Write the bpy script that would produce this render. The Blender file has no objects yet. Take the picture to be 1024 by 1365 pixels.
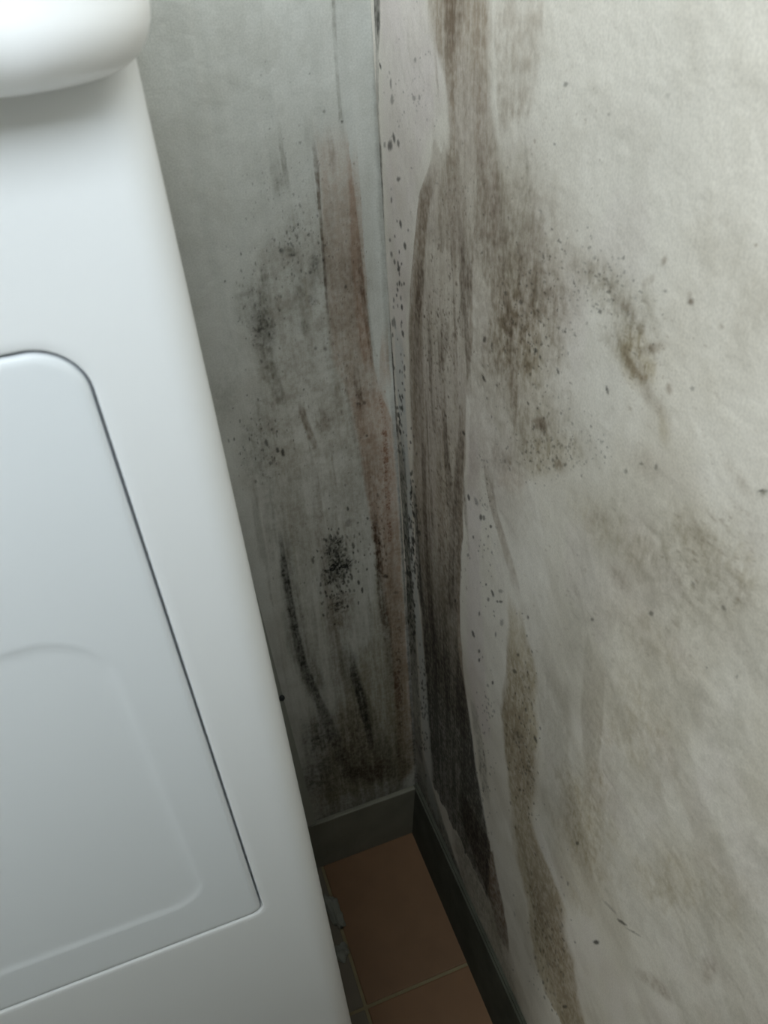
import bpy, bmesh, math
import numpy as np
from mathutils import Matrix, Vector

scene = bpy.context.scene
C = scene.collection

# ------------------------------------------------------------------ camera
# right-handed world: left (back) wall is y = 0, right wall is x = 0, floor z = 0
PP = np.array([512.0, 682.5])
V1 = np.array([4680.0, -450.0]); V3 = np.array([615.0, 2020.0])
FPX = math.sqrt(-(V1 - PP) @ (V3 - PP))
def _d(p):
    v = np.array([p[0] - PP[0], p[1] - PP[1], FPX]); return v / np.linalg.norm(v)
_X = _d(V1); _Z = -_d(V3); _Y = np.cross(_Z, _X)
R = np.array([_X, _Y, _Z])
CAM = np.array([-0.16958, -0.49608, 0.9])
cd = bpy.data.cameras.new('camera'); cam = bpy.data.objects.new('camera', cd); C.objects.link(cam)
cd.sensor_fit = 'VERTICAL'; cd.sensor_height = 36.0; cd.lens = FPX / 1365.0 * 36.0
cd.clip_start = 0.01
cr, cu, cf = R @ np.array([1, 0, 0]), R @ np.array([0, -1, 0]), R @ np.array([0, 0, 1])
cam.matrix_world = Matrix(((cr[0], cu[0], -cf[0], CAM[0]), (cr[1], cu[1], -cf[1], CAM[1]), (cr[2], cu[2], -cf[2], CAM[2]), (0, 0, 0, 1)))
cd.dof.use_dof = True; cd.dof.focus_distance = 0.50; cd.dof.aperture_fstop = 26.0
scene.camera = cam

# ------------------------------------------------------------------ light
w = bpy.data.worlds.new('world'); scene.world = w; w.use_nodes = True
w.node_tree.nodes['Background'].inputs[0].default_value = (0.75, 0.85, 1.0, 1)
w.node_tree.nodes['Background'].inputs[1].default_value = 0.15
def area(name, loc, rot, sx, sy, power, col):
    l = bpy.data.lights.new(name, 'AREA'); l.shape = 'RECTANGLE'; l.size = sx; l.size_y = sy
    l.energy = power; l.color = col
    o = bpy.data.objects.new(name, l); C.objects.link(o); o.location = loc; o.rotation_euler = rot
    return o
area('window_daylight', (-0.60, -0.80, 1.27), (math.radians(90), 0, 0), 1.10, 0.46, 11.6, (0.85, 0.94, 1.0))
area('overhead_fill', (-0.32, -0.40, 2.38), (0, 0, 0), 0.35, 0.35, 6.5, (0.97, 1.0, 0.95))  # added fill that lifts the deep corner; no such fitting known
area('side_fill', (-1.52, -.42, 1.20), (0, math.radians(-90), 0), 0.80, 0.36, 4.2, (0.98, 1.0, 0.94))  # added fill to brighten the lower right wall; no such source seen
vs = scene.view_settings
vs.view_transform = 'Standard'; vs.look = 'None'; vs.gamma = 1.0; vs.use_curve_mapping = False
vs.exposure = 0.12

# ------------------------------------------------------------------ helpers
def at(px, py, ax, val):
    """point where the sight line through photo pixel (px,py) meets the plane axis=val"""
    q = R @ np.array([px - PP[0], py - PP[1], FPX]); k = (val - CAM[ax]) / q[ax]
    return CAM + k * q

def s2l(c):
    return tuple((x / 255 / 12.92 if x / 255 <= 0.04045 else ((x / 255 + 0.055) / 1.055) ** 2.4) for x in c)

def mat(name, col, rough=0.5, bump=None, mottle=None, spec=0.5, coat=0.0, metal=0.0):
    m = bpy.data.materials.new(name); m.use_nodes = True; nt = m.node_tree; N = nt.nodes; L = nt.links
    b = N['Principled BSDF']; b.inputs['Base Color'].default_value = (*col, 1); b.inputs['Roughness'].default_value = rough
    b.inputs['Specular IOR Level'].default_value = spec; b.inputs['Coat Weight'].default_value = coat
    b.inputs['Metallic'].default_value = metal
    tc = N.new('ShaderNodeTexCoord')
    if mottle:
        sc, amt = mottle
        n = N.new('ShaderNodeTexNoise'); n.inputs['Scale'].default_value = sc; n.inputs['Detail'].default_value = 5
        mx = N.new('ShaderNodeMix'); mx.data_type = 'RGBA'
        mx.inputs[6].default_value = tuple(c * (1 - amt) for c in col) + (1,)
        mx.inputs[7].default_value = tuple(min(1, c * (1 + amt)) for c in col) + (1,)
        L.new(tc.outputs['Object'], n.inputs['Vector']); L.new(n.outputs['Fac'], mx.inputs[0]); L.new(mx.outputs[2], b.inputs['Base Color'])
    if bump:
        sc, st, dist = bump
        n = N.new('ShaderNodeTexNoise'); n.inputs['Scale'].default_value = sc; n.inputs['Detail'].default_value = 4
        bp = N.new('ShaderNodeBump'); bp.inputs['Strength'].default_value = st; bp.inputs['Distance'].default_value = dist
        L.new(tc.outputs['Object'], n.inputs['Vector']); L.new(n.outputs['Fac'], bp.inputs['Height']); L.new(bp.outputs[0], b.inputs['Normal'])
    return m

def raw_mesh(name, co, quads, material, smooth=True, parent=None):
    me = bpy.data.meshes.new(name)
    co = np.asarray(co, np.float32).reshape(-1, 3); quads = np.asarray(quads, np.int32)
    me.vertices.add(len(co)); me.vertices.foreach_set('co', co.ravel())
    k = quads.shape[1]
    me.loops.add(quads.size); me.loops.foreach_set('vertex_index', quads.ravel())
    me.polygons.add(len(quads)); me.polygons.foreach_set('loop_start', np.arange(len(quads), dtype=np.int32) * k)
    me.polygons.foreach_set('loop_total', np.full(len(quads), k, np.int32))
    me.polygons.foreach_set('use_smooth', np.full(len(quads), smooth))
    me.update(calc_edges=True); me.validate()
    me.materials.append(material)
    o = bpy.data.objects.new(name, me); C.objects.link(o)
    if parent: o.parent = parent
    return o

def bm_obj(name, bm, material, parent=None, smooth=False):
    me = bpy.data.meshes.new(name); bmesh.ops.recalc_face_normals(bm, faces=bm.faces[:]); bm.to_mesh(me); bm.free()
    if smooth:
        for p in me.polygons: p.use_smooth = True
    me.materials.append(material)
    o = bpy.data.objects.new(name, me); C.objects.link(o)
    if parent: o.parent = parent
    return o

def box(bm, x0, x1, y0, y1, z0, z1, bev=0.0, seg=3):
    r = bmesh.ops.create_cube(bm, size=1.0, matrix=Matrix.Translation(((x0 + x1) / 2, (y0 + y1) / 2, (z0 + z1) / 2)) @ Matrix.Diagonal((x1 - x0, y1 - y0, z1 - z0, 1)))
    if bev:
        es = set(e for v in r['verts'] for e in v.link_edges)
        bmesh.ops.bevel(bm, geom=list(es), offset=bev, segments=seg, profile=0.5, affect='EDGES')

def struct(o): o['kind'] = 'structure'; return o

# ------------------------------------------------------------------ noise
rng = np.random.default_rng(7)
TAB = rng.random((256, 256)).astype(np.float32)
def vnoise(a, b):
    ia = np.floor(a).astype(np.int64); ib = np.floor(b).astype(np.int64)
    fa = (a - ia).astype(np.float32); fb = (b - ib).astype(np.float32)
    fa = fa * fa * (3 - 2 * fa); fb = fb * fb * (3 - 2 * fb)
    ia &= 255; ib &= 255; ja = (ia + 1) & 255; jb = (ib + 1) & 255
    return (TAB[ia, ib] * (1 - fa) + TAB[ja, ib] * fa) * (1 - fb) + (TAB[ia, jb] * (1 - fa) + TAB[ja, jb] * fa) * fb
def fbm(a, b, o=4, seed=0):
    s = 0; amp = 1; t = 0
    for i in range(o):
        s = s + amp * vnoise(a * 2 ** i + 17.3 * (i + seed), b * 2 ** i + 9.1 * (i + 2 * seed)); t += amp; amp *= 0.55
    return s / t
def sm(e0, e1, x):
    t = np.clip((x - e0) / (e1 - e0), 0, 1); return t * t * (3 - 2 * t)

# ------------------------------------------------------------------ stained walls
# tints: what a stain leaves of the paint's reflectance (linear ratios)
BROWN = np.array([.46, .40, .345]); PINK = np.array([.82, .71, .65]); BLACK = np.array([.10, .10, .095])
GREY = np.array([.46, .455, .42]); OLIVE = np.array([.66, .61, .50]); DBROWN = np.array([.26, .205, .165])
LAV = np.array([.955, .93, .965]); DULL = np.array([.72, .70, .66]); RED = np.array([.60, .45, .38]); BLUEBLK = np.array([.11, .135, .13])

class Wall:
    """dense grid of one wall; stains are laid down in the wall's own metric coordinates (h = along, z = up)"""
    def __init__(self, ax, hs, zs, base):
        self.ax = ax; self.hs = hs; self.zs = zs
        self.H, self.Zz = np.meshgrid(hs, zs)           # rows = z
        self.col = np.ones(self.H.shape + (3,), np.float32) * np.array(base, np.float32)
        H, Z = self.H, self.Zz
        self.S1 = fbm(H * 170, Z * 7, 4, 1); self.S2 = fbm(H * 600, Z * 45, 3, 2)
        self.M1 = fbm(H * 60, Z * 60, 5, 3); self.M2 = fbm(H * 260, Z * 260, 4, 4); self.M3 = fbm(H * 700, Z * 700, 2, 5)
        self.WX = (fbm(H * 45, Z * 30, 3, 6) - .5); self.M4 = fbm(H * 400, Z * 150, 3, 9)
        self.G = sm(.28, .72, .5 * fbm(H * 900, Z * 260, 3, 15) + .5 * fbm(H * 350, Z * 420, 3, 16))     # brushed, gritty grain
    def p(self, px, py):
        q = at(px, py, self.ax, 0.0); return (q[0] if self.ax == 1 else q[1]), q[2]
    def lay(self, m, tint):
        m = np.clip(m, 0, 1).astype(np.float32)[..., None]; self.col *= 1 - m * (1 - np.asarray(tint, np.float32))
    def bleach(self, m, c):
        m = np.clip(m, 0, 1).astype(np.float32)[..., None]; self.col = self.col * (1 - m) + np.asarray(c, np.float32) * m
    def tex(self, kind, k):
        if kind == 's': n = sm(.25, .75, .6 * self.S1 + .4 * self.S2)
        elif kind == 'm': n = sm(.35, .65, .45 * self.M1 + .55 * self.M2)
        elif kind == 'k': n = sm(.50, .60, .25 * self.M1 + .35 * self.M2 + .4 * self.M3)
        elif kind == 'f': n = sm(.3, .7, .4*self.M2 + .35 * self.M4 + .25*self.S2)
        else: return 1.0
        return (1 - k + k * n) / (1 - .45 * k)
    def streak(self, tint, pts, soft=(.5, .5), kind='s', k=.5, wob=.35, fade=(.02, .02)):
        """pts: photo (x, y, half width, strength); soft: how much of the left/right half is feathered"""
        P = [tuple(p) for p in pts]
        if P[0][1] == 0: P.insert(0, (P[0][0] - 4, -70) + P[0][2:])
        if P[-1][1] >= 1300: P.append((P[-1][0] + .3 * 60, P[-1][1] + 60) + P[-1][2:])
        def smooth(v, n=9):
            v = np.pad(v, n, mode='edge'); return np.convolve(v, np.ones(2 * n + 1) / (2 * n + 1), 'same')[n:-n]
        def edge(sgn):
            q = sorted((self.p(px + sgn * hw, py)[::-1]) for px, py, hw, _ in P); return np.array(q)
        c = sorted((self.p(px, py)[1], s_) for px, py, _, s_ in P); z = np.array([k_[0] for k_ in c]); s = np.array([k_[1] for k_ in c])
        r0 = max(0, np.searchsorted(self.zs, z[0] - .03)); r1 = min(len(self.zs), np.searchsorted(self.zs, z[-1] + .03))
        if r1 - r0 < 4: return np.zeros(self.H.shape, np.float32)
        zz = self.zs[r0:r1]
        e0 = edge(-1); e1 = edge(1)
        h0 = smooth(np.interp(zz, e0[:, 0], e0[:, 1])); h1 = smooth(np.interp(zz, e1[:, 0], e1[:, 1]))
        hc = ((h0 + h1) / 2)[:, None]; ww = np.maximum(np.abs(h1 - h0) / 2, 3e-4)[:, None]
        ss = smooth(np.interp(zz, z, s))
        cap = zz[:, None] + .02 * (self.S1[r0:r1] - .5) + .01 * (self.M1[r0:r1] - .5)
        ss = ss[:, None] * sm(z[0] - .002, z[0] + fade[0] + 1e-3, cap) * (1 - sm(z[-1] - fade[1], z[-1] + .002, cap))
        d = (self.H[r0:r1] - hc) / ww + wob * self.WX[r0:r1] * 1.2 + np.clip(.0012 / ww, 0, .5) * (self.M2[r0:r1] - .5)
        if self.ax == 0: d = -d                      # photo-right is -y on the right wall
        sl, sr = soft
        m = sm(-1, -1 + sl + 1e-3, d) * (1 - sm(1 - sr - 1e-3, 1, d)) * ss
        full = np.zeros(self.H.shape, np.float32); full[r0:r1] = m
        full *= self.tex(kind, k) * (.80 + .42 * self.G)
        self.lay(full, tint)
        return full
    def band(self, pts, **kw):
        """pts: photo (xleft, xright, y, strength)"""
        return [((a + b) / 2, y, (b - a) / 2, s) for a, b, y, s in pts]
    def blob(self, tint, px, py, rx, ry, s, ang=0, soft=.8, kind='m', k=.6, bleach=None, wob=.8):
        h0, z0 = self.p(px, py); e = 1.0
        hx, zx = self.p(px + e, py); hy, zy = self.p(px, py + e)
        J = np.linalg.inv(np.array([[hx - h0, hy - h0], [zx - z0, zy - z0]]))
        dh = self.H - h0; dz = self.Zz - z0
        X = J[0, 0] * dh + J[0, 1] * dz; Y = J[1, 0] * dh + J[1, 1] * dz
        t = math.radians(ang); c, sn = math.cos(t), math.sin(t)
        U = (c * X + sn * Y) / rx; V = (-sn * X + c * Y) / ry
        r = np.sqrt(U * U + V * V) + wob * (self.M1 - .5)
        m = (1 - sm(1 - soft, 1, r)) * s * self.tex(kind, k) * (.7 + .6 * self.G)
        if bleach is not None: self.bleach(m, bleach)
        else: self.lay(m, tint)
    def spot(self, px, py, rx, ry, s=.8, ang=0, tint=BLACK):
        h0, z0 = self.p(px, py)
        hx, zx = self.p(px + 1, py); hy, zy = self.p(px, py + 1)
        Jf = np.array([[hx - h0, hy - h0], [zx - z0, zy - z0]]); J = np.linalg.inv(Jf)
        rr = max(rx, ry) * 1.6; eh = (abs(Jf[0, 0]) + abs(Jf[0, 1])) * rr; ez = (abs(Jf[1, 0]) + abs(Jf[1, 1])) * rr
        i0, i1 = np.searchsorted(self.hs, [h0 - eh, h0 + eh]); j0, j1 = np.searchsorted(self.zs, [z0 - ez, z0 + ez])
        if i1 <= i0 or j1 <= j0: return
        dh = self.H[j0:j1, i0:i1] - h0; dz = self.Zz[j0:j1, i0:i1] - z0
        X = J[0, 0] * dh + J[0, 1] * dz; Y = J[1, 0] * dh + J[1, 1] * dz
        t = math.radians(ang); c, sn = math.cos(t), math.sin(t)
        r = np.sqrt(((c * X + sn * Y) / rx) ** 2 + ((-sn * X + c * Y) / ry) ** 2) + .5 * (self.M3[j0:j1, i0:i1] - .5)
        m = ((1 - sm(.45, 1.15, r)) * s)[..., None]
        self.col[j0:j1, i0:i1] *= 1 - m * (1 - tint)
    def specks(self, n, px, py, rx, ry, ang=0, size=(1, 2.2), elong=(1, 2.5), tilt=(0, 25), s=(.35, .8), tint=BLACK, gauss=True):
        t = math.radians(ang)
        for _ in range(n):
            if gauss: u, v = np.clip(rng.normal(0, .5, 2), -1.4, 1.4)
            else: u, v = rng.uniform(-1, 1, 2)
            u *= rx; v *= ry
            r = rng.uniform(*size)
            self.spot(px + u * math.cos(t) - v * math.sin(t), py + u * math.sin(t) + v * math.cos(t),
                      r, r * rng.uniform(*elong), rng.uniform(*s), -rng.uniform(*tilt), tint)
    def build(self, name, material, fillet):
        H, Z = self.H, self.Zz
        rel = (self.M1 - .5) * .0006 + (self.M2 - .5) * .0003
        rel = rel * sm(0, .03, np.abs(H))
        rim = fillet * (1 - sm(0, .008, np.abs(H)))
        off = -(rel + rim)
        if self.ax == 1: co = np.stack([H, off, Z], -1)
        else: co = np.stack([off, H, Z], -1)
        nz, nh = H.shape; idx = np.arange(nz * nh).reshape(nz, nh)
        q = np.stack([idx[:-1, :-1], idx[:-1, 1:], idx[1:, 1:], idx[1:, :-1]], -1).reshape(-1, 4)
        if self.ax == 0: q = q[:, ::-1]
        o = raw_mesh(name, co.reshape(-1, 3), q, material)
        at_ = o.data.attributes.new('paint', 'FLOAT_COLOR', 'POINT')
        c4 = np.concatenate([self.col, np.ones(self.H.shape + (1,), np.float32)], -1).astype(np.float32)
        at_.data.foreach_set('color', c4.ravel())
        return struct(o)

def wall_mat(name):
    m = bpy.data.materials.new(name); m.use_nodes = True; nt = m.node_tree; N = nt.nodes; L = nt.links
    b = N['Principled BSDF']; b.inputs['Roughness'].default_value = .62; b.inputs['Specular IOR Level'].default_value = .35
    a = N.new('ShaderNodeAttribute'); a.attribute_name = 'paint'
    tc = N.new('ShaderNodeTexCoord')
    n = N.new('ShaderNodeTexNoise'); n.inputs['Scale'].default_value = 900; n.inputs['Detail'].default_value = 3
    mr = N.new('ShaderNodeMapRange'); mr.inputs['From Min'].default_value = .3; mr.inputs['From Max'].default_value = .7
    mr.inputs['To Min'].default_value = .90; mr.inputs['To Max'].default_value = 1.06
    vm = N.new('ShaderNodeVectorMath'); vm.operation = 'SCALE'
    L.new(tc.outputs['Object'], n.inputs['Vector']); L.new(n.outputs['Fac'], mr.inputs['Value'])
    L.new(a.outputs['Color'], vm.inputs[0]); L.new(mr.outputs[0], vm.inputs['Scale']); L.new(vm.outputs[0], b.inputs['Base Color'])
    n2 = N.new('ShaderNodeTexNoise'); n2.inputs['Scale'].default_value = 260; n2.inputs['Detail'].default_value = 4
    bp = N.new('ShaderNodeBump'); bp.inputs['Strength'].default_value = .25; bp.inputs['Distance'].default_value = .0006
    L.new(tc.outputs['Object'], n2.inputs['Vector']); L.new(n2.outputs['Fac'], bp.inputs['Height']); L.new(bp.outputs[0], b.inputs['Normal'])
    return m
WM = wall_mat('stained white wall paint')
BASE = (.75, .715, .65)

# ---- left (back) wall
hs = np.concatenate([np.linspace(-1.5, -.22, 14)[:-1], np.arange(-.22, .0002, .0006)]); hs[-1] = 0
zs = np.concatenate([np.arange(0, .09, .01), np.arange(.09, .90, .0008), np.linspace(.90, 2.4, 16)])
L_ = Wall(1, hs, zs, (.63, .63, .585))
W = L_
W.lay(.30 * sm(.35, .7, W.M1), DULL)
W.lay(sm(.56, .74, W.Zz) * (.75 + .35 * W.S1), (.70, .71, .71))            # dirty grey upper zone, darkened further to offset over-strong light there
B = W.band
# broad dirty veil, heavier low down and towards the corner
W.streak(DULL, B([(330, 500, 130, .15), (330, 500, 300, .4), (300, 515, 450, .6), (290, 520, 600, .6), (330, 540, 800, .6), (380, 552, 1040, .9), (390, 555, 1110, .9)]), soft=(.7, .2), k=.6, wob=.2, fade=(0, .1))
W.streak(GREY, B([(310, 480, 600, .15), (330, 545, 700, .15), (360, 550, 850, .25), (390, 550, 1040, .4), (400, 552, 1100, .5)]), soft=(.5, .2), k=.5, fade=(0, .05))
W.streak(BROWN, B([(340, 480, 230, .1), (315, 490, 330, .25), (300, 500, 430, .32), (300, 510, 540, .30), (320, 530, 640, .22), (340, 540, 760, .15)]), soft=(.6, .3), kind='m', k=.7, wob=.5, fade=(.05, .05))
# pink-brown band
W.streak(PINK, B([(410, 460, 150, .15), (418, 466, 200, .6), (424, 474, 260, .85), (428, 481, 330, .9), (433, 489, 410, .85), (440, 497, 480, .75), (458, 507, 520, .7), (472, 524, 560, .75), (482, 529, 640, .75), (496, 534, 710, .8), (508, 538, 780, .8), (520, 542, 850, .8), (524, 547, 930, .75), (530, 554, 1035, .6)]), soft=(.3, .06), k=.35, wob=.12, fade=(.0, .02))
W.streak(PINK, [(468, 190, 8, .3), (471, 240, 9, .7), (474, 300, 10, .9), (477, 360, 11, .95), (482, 420, 10, .9), (489, 480, 9, .8), (497, 512, 6, .7)], soft=(.5, .15), k=.4, wob=.2)
W.streak(PINK, B([(450, 505, 500, .3), (462, 520, 540, .75), (476, 525, 600, .8), (488, 530, 680, .75), (502, 536, 760, .7), (518, 541, 850, .7), (526, 548, 940, .5), (534, 552, 1000, .2)]), soft=(.3, .1), k=.45, kind='f', wob=.15)
W.streak(PINK, [(513, 425, 4, .3), (512, 470, 6, .9), (513, 510, 9, .8), (515, 530, 9, .5)], soft=(.3, .1), k=.2, wob=.05)
W.streak(GREY, [(445, 0, 3, .5), (445, 30, 4, .5), (448, 80, 3, .4), (452, 130, 3, .5), (455, 165, 4, .6), (458, 200, 4, .4)], k=.7, kind='f', wob=.2)
W.streak(DBROWN, [(416, 175, 3, .3), (421, 215, 5, .7), (425, 260, 3, .7), (429, 310, 2.5, .7), (432, 350, 3, .6), (435, 395, 2.5, .6), (439, 435, 2, .4)], soft=(.6, .6), k=.6, kind='f', wob=.15)
W.streak(BROWN, [(436, 165, 5, .4), (443, 205, 6, .5), (447, 240, 4, .3)], k=.6, kind='f')
W.streak(BROWN, [(476, 300, 3, .5), (482, 380, 4, .6), (489, 430, 4, .6), (495, 470, 3, .7), (500, 510, 2, .8)], k=.6, kind='f', wob=.1)
W.streak(GREY, [(439, 250, 8, .2), (440, 330, 9, .2), (441, 380, 8, .1)], k=.6)
# crisp clean wedge's dark edge, red-brown flecked line
W.streak(RED, [(505, 515, 3, .3), (510, 545, 4, .6), (514, 580, 4, .7), (516, 630, 4, .7), (519, 690, 4, .6), (522, 740, 3, .4)], k=.85, kind='k', wob=.1)
W.streak(DBROWN, [(474, 470, 4, .2), (476, 510, 5, .6), (480, 540, 8, .5), (484, 560, 6, .2)], k=.7, kind='f')
W.streak(DBROWN, [(498, 675, 4, .5), (502, 710, 5, .8), (505, 740, 5, .8), (508, 780, 7, .6), (513, 825, 8, .6), (520, 870, 7, .4), (526, 920, 5, .3)], k=.6, kind='f', wob=.3)
W.streak(RED, [(528, 880, 5, .3), (530, 910, 6, .5), (532, 950, 5, .4)], k=.8, kind='f')
# thin vertical rubbing marks
for _ in range(60):
    x = rng.uniform(330, 500); y = rng.uniform(180, 950); ln = rng.uniform(50, 180); a_ = rng.uniform(.1, .4)
    W.streak((GREY, BROWN, OLIVE)[rng.integers(3)], [(x, y, rng.uniform(1, 3), a_ * .3), (x + ln * .06, y + ln / 2, rng.uniform(1.5, 5), a_), (x + ln * .15, y + ln, 1.5, a_ * .2)], soft=(.8, .8), k=.6, kind='f', wob=.3)
# grey smudges
W.streak(GREY, [(370, 150, 3, .2), (374, 190, 4, .45), (380, 230, 5, .6), (384, 255, 5, .5), (385, 275, 3, .2)], k=.5, kind='f')
W.streak(GREY, [(362, 180, 6, .25), (366, 220, 8, .4), (372, 255, 12, .5), (374, 285, 8, .2)], k=.6, kind='f')
W.streak(GREY, [(396, 235, 3, .2), (400, 260, 4, .4), (403, 285, 3, .3)], k=.6, kind='f')
W.streak(GREY, [(408, 140, 6, .15), (412, 175, 9, .35), (414, 210, 6, .2)], k=.6)
W.streak(GREY, [(350, 340, 5, .4), (352, 380, 10, .55), (352, 430, 16, .65), (354, 470, 17, .65), (362, 505, 14, .65), (374, 535, 10, .5), (382, 560, 5, .2)], soft=(.9, .5), k=.6, kind='f')
W.blob(GREY, 330, 405, 25, 45, .45, kind='f'); W.blob(GREY, 300, 520, 40, 90, .25); W.blob(GREY, 345, 590, 40, 90, .45, kind='f')
W.blob(GREY, 385, 335, 22, 14, .75, kind='f', ang=15); W.blob(GREY, 392, 300, 16, 30, .35, kind='k')
W.blob(BLACK, 376, 334, 6, 5, .9, kind='', wob=.4); W.blob(BLACK, 390, 339, 8, 4, .6, kind='k', wob=.4)
W.blob(BLACK, 420, 352, 13, 22, .5, kind='k'); W.blob(GREY, 420, 360, 14, 40, .5, kind='f'); W.blob(GREY, 395, 395, 16, 50, .35, kind='f')
W.blob(BLACK, 416, 400, 10, 10, .4, kind='k'); W.blob(GREY, 406, 435, 7, 14, .6, kind='f'); W.blob(BLACK, 348, 440, 26, 45, .45, kind='k')
W.streak(BROWN, [(396, 525, 4, .2), (404, 550, 6, .7), (412, 575, 7, .75), (422, 598, 6, .6), (428, 620, 4, .2)], soft=(.6, .6), k=.4, kind='f', wob=.2)
W.blob(BROWN, 434, 563, 18, 26, .5, kind='f'); W.blob(GREY, 362, 700, 12, 90, .3)
W.streak(BROWN, [(420, 610, 6, .1), (424, 680, 8, .4), (430, 740, 9, .45), (437, 800, 10, .5), (446, 870, 12, .5), (456, 930, 12, .4)], k=.5)
W.streak(GREY, [(337, 640, 5, .2), (342, 690, 6, .35), (352, 760, 8, .3)], k=.5)
# black growth
W.blob(BLACK, 445, 728, 15, 20, .95, kind='k', k=.75, ang=30); W.blob(BLACK, 455, 752, 24, 18, .95, kind='k', k=.8); W.blob(BLACK, 447, 765, 22, 22, .8, kind='k', k=.85)
W.blob(GREY, 448, 750, 28, 48, .8, kind='f', k=.4); W.blob(BROWN, 455, 815, 26, 48, .6, kind='f'); W.blob(BLACK, 452, 805, 18, 26, .4, kind='k', k=.95)
W.streak(BLACK, [(371, 700, 3, .2), (376, 735, 5, .65), (380, 765, 7, .85), (386, 800, 7, .75), (394, 845, 8, .75), (402, 880, 9, .75), (414, 912, 9, .75), (427, 940, 10, .7), (440, 970, 12, .55), (455, 1010, 13, .4), (470, 1045, 12, .3)], soft=(.7, .5), k=.35, kind='f', wob=.25)
W.streak(GREY, [(376, 700, 12, .3), (386, 780, 16, .6), (398, 860, 18, .6), (425, 930, 20, .6)], k=.4)
W.streak(BLACK, [(470, 860, 6, .1), (473, 895, 8, .7), (478, 915, 9, .8), (486, 945, 7, .75), (492, 975, 6, .7), (497, 1000, 5, .4)], soft=(.4, .7), k=.4, kind='f')
W.streak(GREY, [(455, 850, 14, .4), (466, 900, 14, .5), (505, 980, 14, .5), (515, 1030, 18, .4)], k=.5)
W.streak(OLIVE, B([(500, 540, 700, .2), (490, 545, 850, .5), (440, 550, 950, .7), (410, 555, 1060, .8)]), soft=(.4, .1), k=.3)
W.blob(DBROWN, 465, 990, 48, 60, .5, kind='f'); W.blob(BLACK, 425, 985, 30, 40, .55, kind='f'); W.blob(DBROWN, 490, 1030, 50, 22, .7, kind='m', k=.3)
W.blob(BLACK, 423, 1030, 40, 40, .4, kind='f'); W.blob(RED, 505, 1020, 16, 25, .4)
W.streak(GREY, B([(395, 562, 985, .25), (398, 562, 1030, .5), (400, 564, 1120, .65)]), soft=(.1, .01), k=.4, kind='f', wob=.1, fade=(0, .03))
# grey strips along the corner joint
W.streak(np.array([.34, .33, .335]), B([(517, 530, 510, .2), (526, 540, 620, .65), (532, 545, 700, .8), (538, 552, 800, .85), (543, 556, 900, .9), (551, 564, 1024, .85), (555, 568, 1100, .8)]), soft=(.35, .01), k=.3, kind='f', wob=.1, fade=(0, .02))
W.streak(GREY, B([(492, 506, 0, .35), (496, 512, 150, .4), (504, 520, 300, .45), (509, 526, 420, .5), (515, 530, 510, .5)]), soft=(.6, .01), k=.2, wob=.1, fade=(.02, 0))  # soft corner shading, painted into the wall colour
# flecks
W.specks(70, 350, 400, 40, 70, size=(.7, 1.6), s=(.3, .7)); W.specks(80, 395, 330, 35, 60, size=(.7, 1.6), s=(.3, .8))
W.specks(60, 345, 590, 45, 60, size=(.7, 1.6), s=(.4, .8)); W.specks(120, 380, 250, 70, 120, size=(.5, 1.2), s=(.2, .5))
W.specks(150, 450, 755, 32, 55, size=(.8, 2.2), s=(.5, .95)); W.specks(90, 505, 720, 12, 60, size=(.6, 1.5), s=(.4, .8), tint=DBROWN)
W.specks(80, 513, 620, 8, 70, size=(.6, 1.4), s=(.4, .8), tint=RED); W.specks(120, 465, 420, 35, 150, size=(.5, 1.3), s=(.3, .6), tint=DBROWN)
W.specks(200, 430, 650, 90, 250, size=(.5, 1.2), s=(.2, .5)); W.specks(100, 532, 920, 6, 90, size=(.5, 1.3), s=(.4, .7), tint=DBROWN)
for a in [(370, 600, 2.5, 4, .8, -15), (377, 603, 3, 6, .9, -10), (355, 590, 2.5, 6, .7, -15), (361, 617, 3, 3, .5, 0), (366, 612, 2, 4, .5, 0), (300, 375, 2, 2, .7, 0), (461, 382, 2, 3, .7, 0),
          (405, 519, 1.6, 1.8, .8, 0), (489, 581, 2, 2, .7, 0), (478, 538, 4, 2, .6, 0), (486, 537, 3, 2.5, .6, 0), (514, 768, 4, 3, .8, 35), (421, 464, 3, 3, .5, 0), (434, 465, 3, 3, .5, 0), (477, 697, 2, 1.5, .6, 0),
          (456, 162, 2, 2, .8, 0), (400, 190, 2, 2, .5, 0), (348, 101, 1.5, 1.5, .4, 0), (432, 149, 2, 3, .5, 0), (528, 790, 4, 2, .5, 0), (464, 697, 4, 7, .35, 20)]: W.spot(*a)
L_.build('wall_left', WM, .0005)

# ---- right wall
hs = np.concatenate([np.linspace(-1.2, -.46, 8)[:-1], np.arange(-.46, .0002, .0008)]); hs[-1] = 0
zs = np.concatenate([np.arange(0, .5, .0011), np.arange(.5, .92, .0008), np.linspace(.92, 2.4, 16)])
W = Wall(0, hs, zs, BASE)
B = W.band
dg = fbm((W.H * .75 + W.Zz * .66) * 14, (W.Zz * .75 - W.H * .66) * 45, 4, 11)      # wiping marks running down to the corner
W.lay(.45 * sm(.45, .75, dg) * (1 - sm(.55, .88, W.Zz)), DULL)
W.lay(.20 * sm(.45, .7, W.M1), DULL)
W.lay(.22 * sm(.42, .62, fbm(W.H * 20, W.Zz * 12, 4, 14)) * (1 - sm(.72, .86, W.Zz)), OLIVE)
W.lay(.4 * sm(.5, .7, fbm(W.H * 25, W.Zz * 18, 3, 12)), LAV)
W.streak(LAV, B([(500, 580, 0, 1), (505, 598, 120, 1), (510, 560, 250, .8), (516, 548, 400, .6), (522, 540, 480, .3)]), k=.3, fade=(0, 0))
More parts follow.
